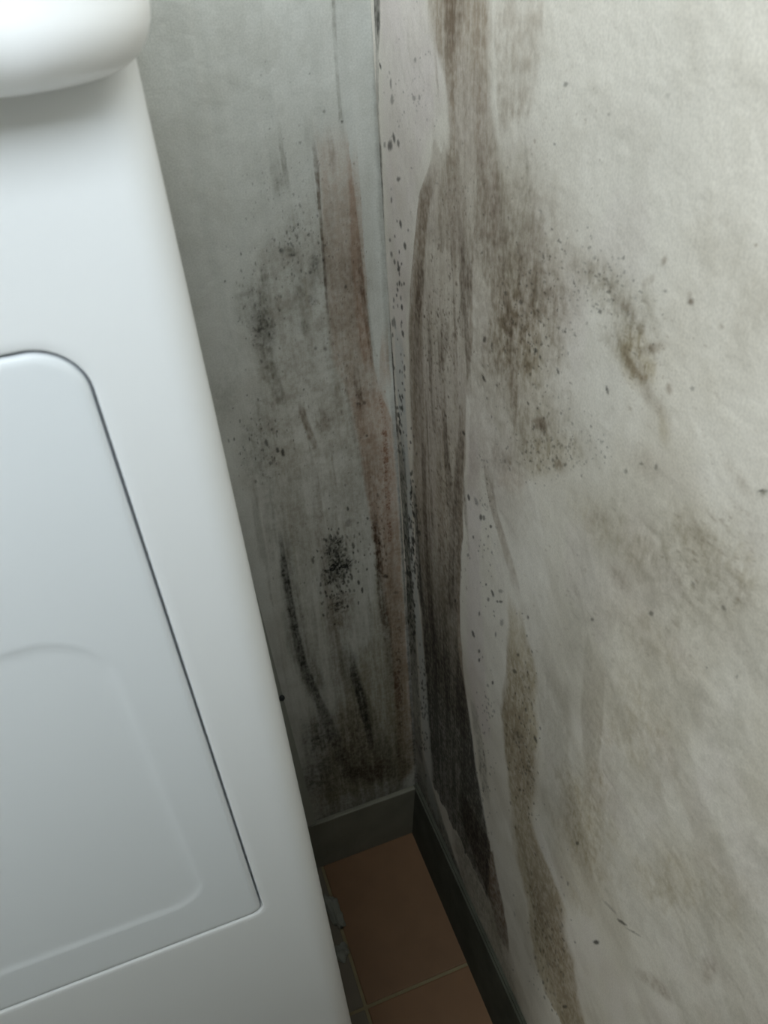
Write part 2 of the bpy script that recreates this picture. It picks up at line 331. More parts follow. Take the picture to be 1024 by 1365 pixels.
# broad brown grime from the top
W.streak(BROWN, B([(570, 657, 0, .88), (568, 660, 50, .9), (586, 660, 95, .82), (593, 660, 150, .75), (597, 666, 190, .68), (580, 674, 230, .66), (570, 682, 300, .55), (560, 690, 360, .3)]), soft=(.3, .35), k=.35, kind='s', wob=.25, fade=(0, 0))
W.streak(BROWN, [(604, 0, 18, .7), (604, 30, 17, .7), (600, 60, 13, .55), (596, 90, 10, .3), (602, 130, 7, .2)], k=.4, wob=.5, fade=(0, 0))
W.streak(BROWN, B([(652, 735, 0, .34), (652, 732, 60, .36), (656, 722, 110, .4), (660, 716, 150, .42), (665, 700, 175, .4)]), soft=(.2, .3), k=.7, kind='f', wob=.5, fade=(.005, 0))
W.streak(DULL, B([(655, 705, 170, .5), (660, 712, 230, .7), (665, 722, 300, .8), (670, 735, 380, .6), (690, 745, 450, .3)]), soft=(.1, .4), k=.5, wob=.3)
W.streak(GREY, [(699, 175, 2, .2), (703, 220, 3, .4), (706, 280, 3, .4), (709, 310, 3, .2)], k=.7)
# brown corner streaks with a hard outer border
edge = [(632, 370), (631, 420), (633, 450), (628, 490), (621, 540), (621, 600), (619, 676), (616, 727), (615, 828), (619, 905)]
W.streak(BROWN, B([(575, 612, 205, .3), (560, 620, 260, .35), (555, 632, 320, .45), (550, 632, 370, .55), (545, 631, 420, .6), (543, 633, 450, .6), (543, 628, 490, .6), (545, 621, 540, .65), (549, 621, 600, .7), (552, 619, 676, .75), (556, 616, 727, .75), (560, 615, 828, .8), (566, 619, 905, .8), (568, 625, 945, .6)]), soft=(.12, .05), k=.35, wob=.10, fade=(0, 0))
W.streak(BROWN, [(584, 208, 8, .4), (576, 235, 10, .75), (568, 265, 11, .85), (563, 300, 9, .85), (560, 340, 10, .8), (557, 390, 11, .75), (555, 440, 11, .7), (556, 500, 11, .55), (558, 560, 9, .4), (560, 620, 8, .3)], soft=(.12, .6), k=.3, kind='f', wob=.12)
W.streak(DBROWN, [(562, 330, 5, .2), (562, 370, 6, .4), (556, 420, 5, .4), (555, 500, 5, .3), (558, 560, 5, .3)], k=.6, kind='f')
W.streak(DBROWN, [(612, 275, 6, .2), (616, 320, 7, .35), (621, 355, 9, .6), (621, 385, 10, .65), (618, 415, 9, .55), (617, 445, 7, .35), (627, 470, 6, .5), (629, 490, 5, .3)], soft=(.6, .3), k=.5, kind='f', wob=.3)
W.streak(DBROWN, [(592, 415, 7, .2), (592, 440, 8, .5), (592, 470, 6, .5), (586, 500, 5, .3), (580, 520, 5, .2)], k=.7, kind='f')
W.streak(DBROWN, [(563, 570, 3, .2), (565, 600, 4, .6), (566, 680, 4, .65), (569, 740, 4, .7), (573, 800, 4, .8), (578, 860, 4, .8)], k=.3, wob=.15)
W.streak(DBROWN, [(590, 520, 3, .1), (592, 560, 3, .5), (595, 600, 4, .5), (600, 640, 5, .45), (603, 700, 5, .4), (602, 760, 5, .5), (600, 830, 7, .6)], k=.5, kind='f', wob=.2)
W.streak(DBROWN, [(616, 550, 4, .3), (614, 590, 6, .6), (610, 640, 7, .5), (609, 690, 8, .4), (608, 760, 8, .4), (606, 830, 8, .5)], soft=(.7, .2), k=.5, kind='f', wob=.2)
for _ in range(46):
    x = rng.uniform(558, 626); y = rng.uniform(250, 640); ln = rng.uniform(40, 170); a_ = rng.uniform(.2, .6)
    W.streak(DBROWN if rng.random() < .65 else BROWN, [(x, y, rng.uniform(.8, 2.4), a_ * .4), (x + ln * .02, y + ln / 2, rng.uniform(1, 2.8), a_), (x + ln * .05, y + ln, 1, a_ * .3)], soft=(.6, .6), k=.6, kind='f', wob=.2)
for _ in range(26):
    x = rng.uniform(575, 690); y = rng.uniform(-10, 220); ln = rng.uniform(40, 130); a_ = rng.uniform(.2, .45)
    W.streak(BROWN, [(x, y, rng.uniform(1, 3), a_ * .4), (x + ln * .03, y + ln / 2, rng.uniform(1.5, 4), a_), (x + ln * .08, y + ln, 1.5, a_ * .3)], soft=(.8, .8), k=.6, kind='f', wob=.3)
# near-black damp zone at the foot of the corner
W.streak(BLACK, B([(552, 600, 690, .1), (556, 612, 760, .3), (560, 611, 820, .55), (564, 612, 870, .8), (566, 620, 915, .92), (568, 626, 950, .95), (571, 631, 985, .95), (574, 638, 1039, .95), (580, 647, 1086, .9), (590, 656, 1140, .75)]), soft=(.15, .08), k=.3, wob=.08, fade=(0, .0))
W.streak(DBROWN, B([(612, 652, 1086, .8), (628, 658, 1135, .85), (642, 664, 1170, .85), (656, 673, 1210, .85), (663, 678, 1245, .7), (668, 679, 1262, .3)]), soft=(.3, .12), k=.3, kind='f', wob=.15, fade=(.0, .0))
W.streak(BLUEBLK, B([(550, 560, 960, .2), (550, 566, 1010, .5), (550, 578, 1050, .75), (555, 592, 1095, .85), (575, 606, 1140, .9), (598, 624, 1190, .9), (618, 642, 1235, .85), (640, 658, 1280, .85), (660, 682, 1330, .85), (680, 694, 1362, .85)]), soft=(.1, .35), k=.25, kind='f', fade=(0, 0))
W.streak(GREY, B([(600, 640, 1120, .55), (615, 660, 1185, .6), (640, 676, 1250, .5), (660, 688, 1310, .35), (680, 700, 1362, .3)]), soft=(.3, .4), k=.5, kind='f', fade=(0, 0))
W.streak(GREY, B([(600, 650, 1140, .3), (625, 668, 1200, .35), (645, 680, 1260, .3), (668, 690, 1320, .2)]), k=.6, kind='f', fade=(0, .02))
# caulk bead: pale with black flecks
CA = (.50, .53, .53)
def pale(pts, col, k=.4, soft=(.4, .4)):
    keep = W.col.copy(); W.col = np.ones_like(W.col)
    m = W.streak(np.array([0, 0, 0.]), pts, soft=soft, k=k, kind='f', wob=.12, fade=(0, .01)); W.col = keep
    W.bleach(m, col)
pale([(532, 440, 7, .3), (533, 500, 7, .6), (537, 560, 6, .7), (541, 610, 5, .7), (545, 640, 4, .75), (547, 727, 4, .6), (556, 816, 4.5, .65), (562, 879, 5, .65), (566, 945, 6, .6), (570, 1004, 6, .45), (574, 1063, 5, .4), (583, 1093, 4, .3)], CA)
W.streak(BLUEBLK, [(533, 560, 5, .1), (537, 620, 5, .7), (541, 690, 4, .8), (545, 760, 4, .8), (549, 830, 6, .8), (552, 880, 5, .7), (555, 950, 7, .55), (558, 1010, 6, .45)], soft=(.2, .4), k=.35, kind='f', wob=.1)
W.streak(BLACK, [(503, 0, 5, .95), (504, 50, 4, .8), (503, 60, 2, .3), (504, 160, 2, .4), (506, 195, 3.5, .7), (508, 240, 3.5, .75), (511, 300, 2.5, .7), (514, 360, 3, .6), (519, 430, 2.5, .8), (523, 480, 2.5, .85), (526, 530, 2.5, .8), (530, 580, 2.5, .5)], soft=(.2, .5), k=.4, kind='f', wob=.1, fade=(0, 0))
W.streak(BLACK, [(552, 640, 3, .5), (555, 700, 3, .7), (558, 760, 4, .7), (563, 820, 4, .7)], k=.4, kind='f', wob=.1)
W.specks(25, 530, 400, 8, 110, size=(.8, 1.6), elong=(2, 4), s=(.5, .9), tilt=(0, 12)); W.specks(50, 535, 560, 6, 80, size=(.8, 1.6), elong=(2, 4), s=(.5, .9), tilt=(0, 15))
W.specks(200, 549, 740, 9, 140, size=(.8, 1.6), elong=(1.5, 3.5), s=(.5, .9), tilt=(0, 18)); W.specks(90, 566, 930, 7, 80, size=(.7, 1.3), elong=(1.5, 3), s=(.4, .8), tilt=(0, 18))
W.specks(60, 545, 120, 35, 120, size=(.6, 1.3), s=(.2, .5))
for a in [(507, 88, 1.6, 5, .9, -15), (521, 112, 1.5, 9, .6, -3), (523, 132, 2.5, 8, .5, 0), (520, 194, 4, 9, .8, 5), (525, 184, 2.4, 8, .85, -8), (531, 191, 2, 6, .7, -5), (513, 193, 2, 5, .5, 0), (531, 239, 3, 4, .75, 0),
          (534, 299, 2, 7, .85, -8), (540, 328, 2.2, 6, .85, -10), (522, 267, 1.4, 5, .7, 0), (554, 80, 2, 4, .5, 0), (552, 131, 3, 4, .45, 0), (559, 130, 2, 4, .45, 0), (522, 339, 2, 5, .7, -10), (532, 358, 2, 5, .85, -8),
          (520, 320, 1.5, 3, .7, 0), (544, 307, 1.5, 2.5, .6, 0), (539, 378, 1.5, 3, .8, 0), (536, 410, 1.6, 5, .8, -5), (525, 400, 1.5, 4, .7, 0), (537, 445, 2, 6, .85, -10), (526, 430, 2, 10, .7, -8), (525, 515, 2, 9, .85, -10), (517, 385, 1.3, 2.5, .8, 0)]: W.spot(*a)
# purple tinge and clean strip right of the border, grime further right
W.streak(LAV, [(630, 560, 12, .8), (632, 700, 12, 1), (632, 800, 12, 1), (636, 900, 14, 1), (650, 1000, 10, .8)], k=.3)
W.streak(GREY, [(629, 920, 4, .2), (634, 960, 6, .5), (641, 1000, 6, .55), (646, 1040, 6, .6), (652, 1080, 4, .4)], k=.8, kind='f', wob=.3)
W.streak(BROWN, [(650, 608, 7, .4), (653, 640, 7, .55), (658, 680, 5, .55), (668, 710, 5, .6), (676, 735, 6, .55), (684, 765, 6, .45), (692, 805, 8, .3)], soft=(.3, .6), k=.3, kind='f', wob=.25)
W.streak(OLIVE, B([(672, 700, 800, .3), (676, 706, 850, .8), (670, 722, 905, .95), (668, 720, 957, .95), (672, 724, 1010, .95), (675, 722, 1055, .9), (679, 714, 1105, .9), (690, 733, 1160, .95), (700, 758, 1215, .95), (707, 764, 1252, .9), (714, 771, 1287, .9), (728, 779, 1346, .9), (732, 785, 1364, .9)]), soft=(.28, .5), k=.45, kind='f', wob=.45, fade=(0, .01))
W.streak(BROWN, B([(674, 700, 860, .3), (670, 715, 915, .42), (668, 706, 957, .42), (673, 718, 1010, .45), (678, 716, 1055, .35), (684, 706, 1105, .2), (700, 733, 1160, .35), (708, 752, 1215, .45), (716, 763, 1265, .45), (735, 770, 1310, .3), (745, 780, 1364, .3)]), soft=(.2, .3), k=.6, kind='f', wob=.35, fade=(0, .01))
W.streak(DULL, B([(690, 735, 840, .3), (715, 765, 930, .6), (720, 760, 1010, .6), (715, 775, 1080, .5), (730, 790, 1150, .4)]), soft=(.3, .25), k=.4, kind='f')
W.blob(GREY, 688, 983, 9, 14, .6, kind='f', ang=-20)
# mottled grime between
W.streak(BROWN, B([(628, 740, 120, .12), (634, 765, 200, .30), (628, 800, 350, .40), (622, 800, 480, .38), (620, 770, 580, .34), (620, 740, 660, .24), (640, 730, 760, .12)]), soft=(.03, .85), kind='m', k=.5, wob=.5, fade=(.04, .04))
W.streak(GREY, B([(780, 1060, 560, .10), (760, 1060, 700, .16), (730, 1060, 860, .16), (720, 1060, 1050, .14), (730, 1060, 1300, .12)]), soft=(.6, .2), kind='m', k=.8, wob=.8, fade=(.0, .05))
W.blob(BROWN, 655, 300, 34, 70, .30, kind='f'); W.blob(BROWN, 665, 470, 45, 110, .32, kind='f', k=.7); W.blob(OLIVE, 690, 440, 60, 140, .6, kind='f', k=.6)
W.streak(BROWN, [(673, 360, 4, .3), (676, 420, 6, .4), (684, 470, 8, .5), (686, 510, 7, .6), (686, 545, 6, .55), (682, 575, 6, .3)], k=.6, kind='f', wob=.4)
W.streak(BROWN, [(693, 300, 4, .2), (694, 400, 5, .35), (694, 440, 6, .3), (700, 470, 5, .2)], k=.7, kind='f', wob=.3)
W.blob(BROWN, 718, 565, 20, 12, .55, kind='f'); W.blob(BROWN, 724, 572, 8, 18, .5, kind='f'); W.blob(BROWN, 672, 615, 30, 26, .45, kind='f'); W.blob(BROWN, 748, 622, 14, 24, .5, kind='f', ang=-35)
W.blob(OLIVE, 720, 610, 60, 40, .5, kind='f'); W.blob(PINK, 680, 640, 30, 30, .3)
W.blob(DULL, 700, 400, 70, 190, .55, kind='f'); W.blob(BROWN, 745, 395, 40, 55, .30, kind='f', ang=-20); W.blob(BROWN, 740, 460, 16, 60, .25, kind='f')
W.blob(BROWN, 690, 410, 62, 170, .34, kind='f', k=.5); W.blob(BROWN, 790, 360, 70, 30, .22, kind='f', ang=35); W.blob(DULL, 720, 580, 90, 80, .8, kind='f'); W.blob(DULL, 900, 760, 170, 90, .6, kind='f', ang=45)
W.blob(DULL, 810, 380, 85, 45, .9, kind='f', ang=40); W.blob(DULL, 840, 450, 60, 60, .7, kind='f')
W.blob(BROWN, 828, 400, 60, 12, .35, kind='f', ang=52); W.blob(OLIVE, 850, 480, 32, 60, .8, kind='f', ang=-22); W.blob(BROWN, 870, 465, 28, 12, .55, kind='f', ang=-20)
W.blob(BROWN, 853, 500, 52, 13, .55, kind='f', ang=58); W.blob(BROWN, 875, 540, 42, 14, .50, kind='f', ang=50); W.blob(BROWN, 893, 518, 7, 12, .55, kind='f', wob=.3); W.blob(OLIVE, 885, 570, 12, 40, .5, kind='f', ang=-10)
W.blob(BROWN, 885, 348, 5, 11, .6, ang=25, kind='f', wob=.4); W.blob(BROWN, 863, 375, 18, 7, .3, ang=-35, kind='f')
W.blob(DBROWN, 921, 402, 7, 7, .85, kind='', wob=.3); W.blob(BROWN, 919, 393, 7, 9, .5, kind='f', wob=.3); W.streak(BROWN, [(917, 405, 5, .4), (912, 425, 6, .45), (908, 440, 6, .5), (905, 458, 5, .55)], k=.3, kind='f')
W.streak(DULL, B([(925, 1040, 270, .3), (925, 1060, 310, .45), (925, 1080, 420, .4), (930, 1090, 560, .3)]), soft=(.25, .1), k=.3, fade=(.05, .02))
W.streak(BROWN, [(937, 280, 6, .2), (928, 320, 4, .35), (922, 360, 4, .25)], k=.5, kind='f')
W.blob(BROWN, 1008, 327, 4, 3.5, .7, kind='', wob=.2); W.blob(BROWN, 965, 295, 22, 10, .15, ang=35, kind='f'); W.blob(BROWN, 962, 436, 6, 4, .4, ang=30, kind='f', wob=.3)
W.blob(BROWN, 800, 690, 24, 14, .22, kind='f'); W.blob(BROWN, 825, 770, 36, 14, .30, ang=60, kind='f'); W.blob(BROWN, 945, 735, 85, 24, .10, ang=48, kind='f'); W.blob(BROWN, 985, 790, 60, 16, .22, ang=50, kind='f')
W.blob(BROWN, 990, 690, 60, 22, .15, ang=50, kind='f'); W.blob(OLIVE, 960, 740, 120, 60, .3, ang=50, kind='f'); W.blob(OLIVE, 860, 850, 110, 40, .25, ang=40, kind='f'); W.blob(OLIVE, 800, 700, 110, 40, .35, ang=50, kind='f')
W.blob(BROWN, 860, 620, 60, 30, .25, ang=45, kind='f'); W.blob(GREY, 925, 920, 40, 14, .25, ang=40, kind='f'); W.blob(BROWN, 985, 640, 60, 14, .25, ang=55, kind='f')
W.blob(GREY, 1018, 658, 9, 10, .65, kind='k'); W.spot(1016, 654, 9, 2, .7, 0); W.spot(1010, 662, 1.5, 7, .4, 10)
W.blob(BROWN, 870, 1310, 44, 12, .5, ang=38, kind='f'); W.blob(BROWN, 945, 1290, 16, 26, .4, kind='f'); W.blob(OLIVE, 900, 1180, 120, 60, .4, ang=20, kind='f'); W.blob(OLIVE, 780, 1100, 60, 150, .6, kind='f'); W.blob(OLIVE, 850, 980, 60, 120, .4, kind='f', ang=-10)
W.streak(DULL, B([(780, 812, 850, .3), (772, 806, 940, .8), (776, 800, 1020, .6), (788, 806, 1090, .2)]), soft=(.3, .15), k=.3)
for a in [(795, 1256, 5, 3.5, .9, 10), (770, 1124, 3, 3, .7, 0), (829, 1229, 2.2, 9, .8, -55), (845, 1243, 1.4, 14, .5, -58), (812, 1208, 2, 16, .35, -45), (868, 818, 4, 4, .65, 0), (790, 826, 2.5, 3, .6, 0), (753, 1342, 4, 3, .8, 0), (757, 1178, 2, 4, .6, 0),
          (618, 577, 1.8, 4, .9, -30), (645, 504, 1.8, 6, .9, -25), (625, 663, 2, 5, .85, -10), (635, 668, 2.5, 7, .5, -20), (641, 690, 2.4, 5, .85, 0), (645, 690, 2, 4, .7, 0), (654, 702, 2, 2.5, .8, -20), (631, 716, 1.6, 3, .7, 0), (624, 740, 2, 3, .5, 0),
          (657, 791, 2, 6, .85, -15), (668, 788, 4, 3, .5, 30), (651, 799, 2, 3, .7, 0), (663, 802, 1.6, 2, .8, 0), (668, 802, 3, 2, .8, 0), (648, 779, 1.6, 2, .8, 0), (639, 818, 1.6, 4, .7, 0), (631, 845, 1.8, 6, .9, -20), (661, 846, 1.6, 4, .6, 0), (639, 868, 1.6, 3, .8, 0),
          (639, 880, 1.6, 3, .9, 0), (657, 910, 1.6, 3, .8, 0), (669, 830, 3, 5, .5, 0), (691, 873, 2, 3, .7, 0), (686, 895, 4, 2.5, .7, 40), (704, 823, 1.6, 3, .7, 0), (607, 801, 1.5, 3, .9, 0), (714, 985, 2, 6, .8, -20), (701, 946, 1.6, 4, .7, 0),
          (714, 467, 2.5, 4, .8, -25), (720, 476, 1.8, 4, .7, -10), (744, 495, 2, 6, .85, -20), (722, 459, 2, 2.5, .6, 0), (707, 499, 2, 3, .6, 0), (809, 520, 2, 8, .75, -15), (754, 112, 3.5, 4, .55, 0), (739, 192, 1.8, 2.5, .6, 0), (745, 321, 2, 3, .6, 0), (890, 128, 4, 4, .25, 0),
          (812, 152, 4, 2, .4, -40), (800, 415, 2, 4, .7, -15), (887, 388, 3, 2.5, .6, 0), (832, 344, 2, 3, .6, 0), (793, 344, 3, 3, .4, 0), (923, 518, 3, 4, .4, 0), (770, 740, 1.5, 2, .3, 0), (646, 453, 2.5, 5, .7, 0), (656, 460, 2, 4, .6, 0), (674, 391, 2, 4, .6, 0), (694, 403, 3, 4, .6, 0),
          (982, 902, 2.5, 2.5, .5, 0), (942, 890, 2, 2, .6, 0), (924, 777, 2, 4, .5, -30), (965, 810, 3, 5, .6, -30), (835, 628, 3, 4, .5, 0), (875, 623, 3, 5, .5, 0), (855, 618, 4, 2, .5, 0)]: W.spot(*a)
W.specks(260, 705, 430, 60, 150, size=(.6, 1.6), s=(.25, .7), tilt=(5, 40)); W.specks(160, 790, 380, 90, 45, ang=35, size=(.6, 1.7), s=(.2, .6), tilt=(25, 50))
W.specks(160, 850, 470, 40, 70, ang=-20, size=(.7, 2), s=(.15, .5), tilt=(20, 50), tint=BROWN); W.specks(160, 740, 600, 80, 40, size=(.7, 1.6), s=(.25, .6))
W.specks(90, 605, 260, 50, 60, size=(.5, 1.2), s=(.2, .5)); W.specks(260, 590, 450, 30, 140, size=(.5, 1.3), elong=(1, 4), s=(.25, .7), tint=DBROWN)
W.specks(220, 595, 700, 22, 130, size=(.5, 1.1), elong=(2, 5), s=(.25, .6), tint=DBROWN); W.specks(160, 700, 1000, 22, 130, size=(.6, 1.3), elong=(1, 3), s=(.3, .7))
W.specks(130, 730, 1250, 35, 100, size=(.6, 1.6), elong=(1, 3), s=(.25, .6)); W.specks(90, 648, 1000, 14, 120, size=(.6, 1.2), elong=(1, 3), s=(.3, .6))
W.specks(260, 850, 650, 160, 250, size=(.8, 2), elong=(1, 2.5), s=(.08, .3), tilt=(30, 55), tint=BROWN, gauss=False); W.specks(60, 650, 700, 18, 110, size=(.6, 1.2), s=(.3, .6))
W.specks(120, 960, 740, 70, 90, size=(1, 2.5), elong=(1.5, 4), s=(.1, .4), tilt=(35, 55), tint=BROWN); W.specks(80, 740, 150, 60, 150, size=(.6, 1.6), s=(.1, .4), tint=BROWN)
W.build('wall_right', WM, .0003)

# ------------------------------------------------------------------ rest of the room shell (window in the wall behind the viewer)
PLAIN = mat('plain wall paint', (.38, .38, .35), .7, bump=(250, .2, .0006), mottle=(8, .04))
def wall_box(name, *a):
    bm = bmesh.new(); box(bm, *a); return struct(bm_obj(name, bm, PLAIN))
bm = bmesh.new()                                   # unseen wall with the window opening; sill placed to shade the lower machine
x0, x1, z0, z1 = -1.25, -.02, 1.035, 1.60
for a in [(-1.5, x0, 0, 2.4), (x1, 0, 0, 2.4), (x0, x1, 0, z0), (x0, x1, z1, 2.4)]: box(bm, a[0], a[1], -.76, -.64, a[2], a[3])
struct(bm_obj('wall_front', bm, PLAIN))
bm = bmesh.new()  # side wall, with an unseen opening made for the side fill
for a in [(-.9, -.62, 0, 2.4), (-.22, 0, 0, 2.4), (-.62, -.22, 0, .75), (-.62, -.22, 1.65, 2.4)]: box(bm, -1.6, -1.5, *a)
struct(bm_obj('wall_side', bm, PLAIN))
wall_box('ceiling', -1.6, .1, -1.3, .1, 2.4, 2.5)

# ------------------------------------------------------------------ floor tiles
TILE = [mat('terracotta tile', s2l((124, 94, 68)), .55, bump=(180, .15, .0006), mottle=(30, .16)), mat('terracotta tile brown', s2l((130, 97, 69)), .55, bump=(180, .15, .0006), mottle=(25, .16))]
GROUT = mat('cement grout', s2l((140, 130, 102)), .9, bump=(500, .3, .0005), mottle=(120, .2))
bm = bmesh.new(); box(bm, -1.6, .1, -1.3, .1, -.02, -.0012)
fl = struct(bm_obj('floor', bm, GROUT))
fl.data.materials.append(TILE[0]); fl.data.materials.append(TILE[1]); fl.data.materials.append(mat('dusty grey brown tile', s2l((118, 110, 98)), .7, bump=(180, .15, .0006), mottle=(25, .2)))
bm = bmesh.new(); bm.from_mesh(fl.data)
ts = .1655; gx = at(490, 1350, 2, 0)[0]; gy = at(622, 1285, 2, 0)[1]; n = 0
for i in range(-8, 2):
    for j in range(-7, 2):
        xa = gx + i * ts + .0016; xb = gx + (i + 1) * ts - .0016; ya = gy + j * ts + .0016; yb = gy + (j + 1) * ts - .0016
        xa, xb = max(xa, -1.5), min(xb, -.0005); ya, yb = max(ya, -1.2), min(yb, -.0005)
        if xb - xa < .01 or yb - ya < .01: continue
        k = len(bm.faces); box(bm, xa, xb, ya, yb, -.008, 0, .0012, 2); bm.faces.ensure_lookup_table(); n += 1
        for f in bm.faces[k:]: f.material_index = 3 if i < 0 else 1 + (i * 3 + j * 5) % 2
bm.to_mesh(fl.data); bm.free()

# ------------------------------------------------------------------ skirting tiles
SK = mat('grey skirting tile', s2l((120, 120, 108)), .6, bump=(150, .3, .001), mottle=(35, .3))
bm = bmesh.new(); box(bm, -1.5, -.0045, -.0060, -.0002, 0, .0905, .0015, 2)
struct(bm_obj('baseboard_left', bm, SK, smooth=False))
SK2 = mat('soiled dark skirting tile', s2l((78, 80, 72)), .85, bump=(150, .3, .001), mottle=(35, .45), spec=.2)
bm = bmesh.new(); box(bm, -.0128, -.0002, -1.2, -.0002, 0, .0925, 0)      # cove profile: thick at the floor, thin on top
for v in bm.verts:
    if v.co.z > .05 and v.co.x < -.005: v.co.x = -.0052
bmesh.ops.bevel(bm, geom=[e for e in bm.edges if all(v.co.x < -.004 and v.co.z > .05 for v in e.verts)], offset=.002, segments=2, affect='EDGES')
struct(bm_obj('baseboard_right', bm, SK2, smooth=False))

# ------------------------------------------------------------------ washing machine
ENAMEL = mat('white enamel', (.79, .805, .815), .32, bump=(700, .04, .0002), spec=.45)
ENAMEL2 = mat('white enamel panel', (.755, .785, .81), .34, bump=(700, .04, .0002), spec=.45)
PLASTIC = mat('white glossy plastic', (.97, .975, .98), .28, bump=(1500, .06, .0002), spec=.5)
DARK = mat('black plastic', (.015, .02, .022), .4)
F = -.30; BACK = -.022
XR = at(330, 733, 1, F)[0]; XR2 = at(185, 88, 1, F)[0]
XR = at(185, 88, 1, F + .008)[0]
ZT = at(185, 88, 1, F)[2]
XL = XR - .60; ZB = .018
root = bpy.data.objects.new('washing_machine', None); C.objects.link(root)
root.location = ((XL + XR) / 2, (F + BACK) / 2, 0)
root['label'] = 'white enamel washing machine with a recessed rounded panel and overhanging lid'; root['category'] = 'washing machine'
def par(o):
    o.parent = root; o.matrix_parent_inverse = Matrix.Translation(-Vector(root.location)); return o

def rrect(x0, x1, z0, z1, rad, n=14):
    """rounded rectangle ring, counter-clockwise seen from -y; rad = (bottom-left, bottom-right, top-right, top-left)"""
    pts = []
    for (cx, cz, a0, r) in ((x0 + rad[0], z0 + rad[0], 180, rad[0]), (x1 - rad[1], z0 + rad[1], 270, rad[1]), (x1 - rad[2], z1 - rad[2], 0, rad[2]), (x0 + rad[3], z1 - rad[3], 90, rad[3])):
        for k in range(n + 1):
            t = math.radians(a0 + 90 * k / n); pts.append((cx + r * math.cos(t), cz + r * math.sin(t)))
    return pts
def rings(name, rr, material, cap0=True, cap1=True, parent=None):
    """rr: list of (ring of (x,z), y)"""
    bm = bmesh.new(); V = [[bm.verts.new((x, y, z)) for x, z in ring] for ring, y in rr]
    for a, b in zip(V, V[1:]):
        for i in range(len(a)):
            j = (i + 1) % len(a); bm.faces.new((a[i], a[j], b[j], b[i]))
    if cap0: bm.faces.new(V[0][::-1])
    if cap1: bm.faces.new(V[-1])
    o = bm_obj(name, bm, material, smooth=True)
    for p in o.data.polygons:
        if len(p.vertices) > 4: p.use_smooth = False
    return par(o)
PX1 = at(118, 510, 1, F)[0] + .0005; PZ1 = at(60, 466, 1, F)[2]; PZ0 = at(340, 1219, 1, F)[2]
PX0 = XL + (XR - PX1)
PR = (.005, .006, .0135, .0135)
def off(d, base=(PX0, PX1, PZ0, PZ1), rad=PR):
    x0, x1, z0, z1 = base; return rrect(x0 - d, x1 + d, z0 - d, z1 + d, tuple(max(r + d, .0006) for r in rad))
# body: pocket floor -> pocket wall -> front face -> rounded edge -> sides -> back
eb = (XL, XR, ZB, ZT); er = (.006, .006, .006, .006)
body = []
eb = (XL, XR, ZB, ZT + .02)
body.append((off(-.006), F + .0045)); body.append((off(.0002), F + .0045)); body.append((off(.0003), F + .0010)); body.append((off(.0007), F + .0003)); body.append((off(.0014), F)); body.append((off(.004), F))
RB = .0105
body.append((off(-RB - .004, eb, (RB+.005,) * 4), F)); body.append((off(-RB, eb, (RB+.001,) * 4), F))
for k in range(1, 9):
    t = math.radians(90 * k / 8); body.append((off(-RB + RB * math.sin(t), eb, (RB,) * 4), F + RB * (1 - math.cos(t))))
body.append((off(0, eb, (RB,) * 4), F + RB + .003))
body.append((off(0, eb, (RB,) * 4), BACK - .004)); body.append((off(-.003, eb, (RB,) * 4), BACK))
rings('cabinet_body', body, ENAMEL)
# panel sitting in the pocket with a dark gap round it and a shallow second embossing
ix1 = at(200, 1035, 1, F)[0]; ib = (PX0 + (PX1 - ix1), ix1, at(215, 1215, 1, F)[2], at(55, 867, 1, F)[2])
ir = (.012, .012, .02, .02)
pan = []
pan.append((off(-.0006), F + .0044)); pan.append((off(-.0006), F + .0012)); pan.append((off(-.0008), F + .0006)); pan.append((off(-.0014), F + .0001)); pan.append((off(-.0032), F - .0001)); pan.append((off(-.0045), F - .0001))
pan.append((off(.0045, ib, ir), F - .0001)); pan.append((off(.003, ib, ir), F - .0001)); pan.append((off(.0018, ib, ir), F + .00015)); pan.append((off(.0, ib, ir), F + .0004)); pan.append((off(-.0020, ib, ir), F + .0005)); pan.append((off(-.004, ib, ir), F + .0005))
rings('front_panel', pan, ENAMEL2)
# rear flange, a sliver proud of the side, and feet
bm = bmesh.new(); xf = at(411, 1051, 1, -.016)[0]; xt = at(313, 660, 1, -.016)[0] - .003
box(bm, XL + .01, xf, -.0205, -.0125, .116, at(313, 660, 1, -.016)[2], 0)
for v in bm.verts:
    if v.co.z > .3 and v.co.x > XR - .1: v.co.x = xt
bmesh.ops.bevel(bm, geom=bm.edges[:], offset=.001, segments=2, affect='EDGES')
o = par(bm_obj('rear_panel', bm, mat('galvanised rear panel', s2l((150, 152, 142)), .6, bump=(80, .2, .001), mottle=(20, .15))))
o['label'] = 'dull grey rear panel'
for (x, y) in ((XL + .05, F + .05), (XR - .05, F + .05), (XL + .05, BACK - .05), (XR - .05, BACK - .05)):
    bm = bmesh.new(); bmesh.ops.create_cone(bm, cap_ends=True, segments=24, radius1=.019, radius2=.015, depth=.0185, matrix=Matrix.Translation((x, y, .00925)))
    o = par(bm_obj('foot', bm, DARK)); o['label'] = 'black rubber foot'
# small dark clip on the side edge
q = at(374, 926, 1, -.018)
bm = bmesh.new(); bmesh.ops.create_uvsphere(bm, u_segments=16, v_segments=10, radius=1, matrix=Matrix.Translation((q[0] + .0002, -.0225, q[2])) @ Matrix.Diagonal((.0028, .002, .0036, 1)))
box(bm, q[0] - .006, q[0], -.0245, -.0215, q[2] - .0015, q[2] + .0015, .0005, 1)
o = par(bm_obj('panel_clip', bm, DARK, smooth=True)); o['label'] = 'tiny black clip on the rear edge'
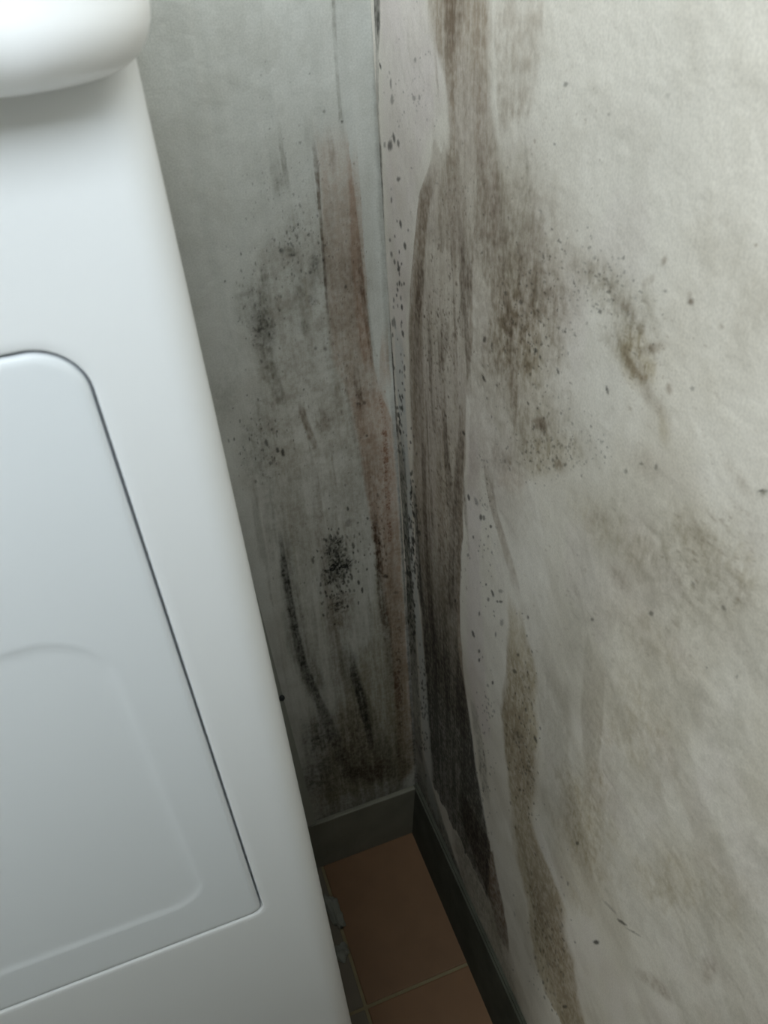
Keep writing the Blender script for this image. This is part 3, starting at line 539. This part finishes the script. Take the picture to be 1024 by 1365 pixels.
# lid / worktop: rounded in plan and in section
LF = F - .024
lz0 = at(60, 128, 1, LF + .008)[2]; lz1 = lz0 + .040; lx1 = at(208, 18, 1, F - .006)[0]
bm = bmesh.new()
def plan(d, z):                                     # rounded plan outline inset by d
    y0, y1 = LF + d, BACK - .0 - d; xa, xb = XL - .004 + d, lx1 - d; r = .026 - d * .6
    pts = []
    for (cx, cy, a0, rr) in ((xa + r, y0 + r, 180, r), (xb - r, y0 + r, 270, r), (xb - .008, y1 - .008, 0, .008), (xa + .008, y1 - .008, 90, .008)):
        for k in range(17):
            t = math.radians(a0 + 90 * k / 16); pts.append(bm.verts.new((cx + rr * math.cos(t), cy + rr * math.sin(t), z)))
    return pts
prof = []
rb, rt = .013, .012
prof.append((.022, lz0 + .0006)); prof.append((rb, lz0))
for k in range(1, 11):
    t = math.radians(90 * k / 10); prof.append((rb - rb * math.sin(t), lz0 + rb * (1 - math.cos(t))))
for k in range(0, 11):
    t = math.radians(90 * k / 10); prof.append((rt - rt * math.cos(t), lz1 - rt + rt * math.sin(t)))
prof.append((rt + .01, lz1))
V = [plan(d, z) for d, z in prof]
for a, b in zip(V, V[1:]):
    for i in range(len(a)):
        j = (i + 1) % len(a); bm.faces.new((a[i], a[j], b[j], b[i]))
bm.faces.new(V[0][::-1]); bm.faces.new(V[-1])
o = par(bm_obj('lid', bm, PLASTIC, smooth=True)); o['label'] = 'glossy rounded white lid overhanging the body'
for p in o.data.polygons:
    if len(p.vertices) > 4: p.use_smooth = False

# ------------------------------------------------------------------ plaster flake on the floor beside the machine
PL = mat('dusty plaster', s2l((140, 142, 134)), .95, bump=(300, .6, .002), mottle=(60, .35))
def flake(px, py, sx, sy, sz, seed, label):
    q = at(px, py, 2, .0)
    bm = bmesh.new(); bmesh.ops.create_icosphere(bm, subdivisions=4, radius=1)
    r2 = np.random.default_rng(seed); ph = r2.random(6) * 6
    for v in bm.verts:
        c = v.co; n = 1 + .22 * math.sin(3.1 * c.x + ph[0]) * math.cos(2.7 * c.y + ph[1]) + .14 * math.sin(6.3 * c.y + ph[2]) + .10 * math.sin(9 * c.x + 5 * c.z + ph[3]) + .05 * math.sin(17 * c.y + ph[4])
        v.co = Vector((c.x * sx * n, c.y * sy * n, max(c.z * n, -.55) * sz))
    lo = min(v.co.z for v in bm.verts)
    for v in bm.verts: v.co.z -= lo
    o = bm_obj('plaster_flake', bm, PL, smooth=True); o.location = (q[0], q[1], .0003); o.rotation_euler.z = .05
    o['label'] = label; o['category'] = 'debris'; o['group'] = 'plaster debris beside the machine'
    return o
flake(446, 1216, .0075, .022, .006, 3, 'long pale plaster flake on the floor tile against the washing machine')
flake(455, 1272, .0085, .009, .005, 5, 'small pale plaster flake on the floor, nearer the viewer than the long one')
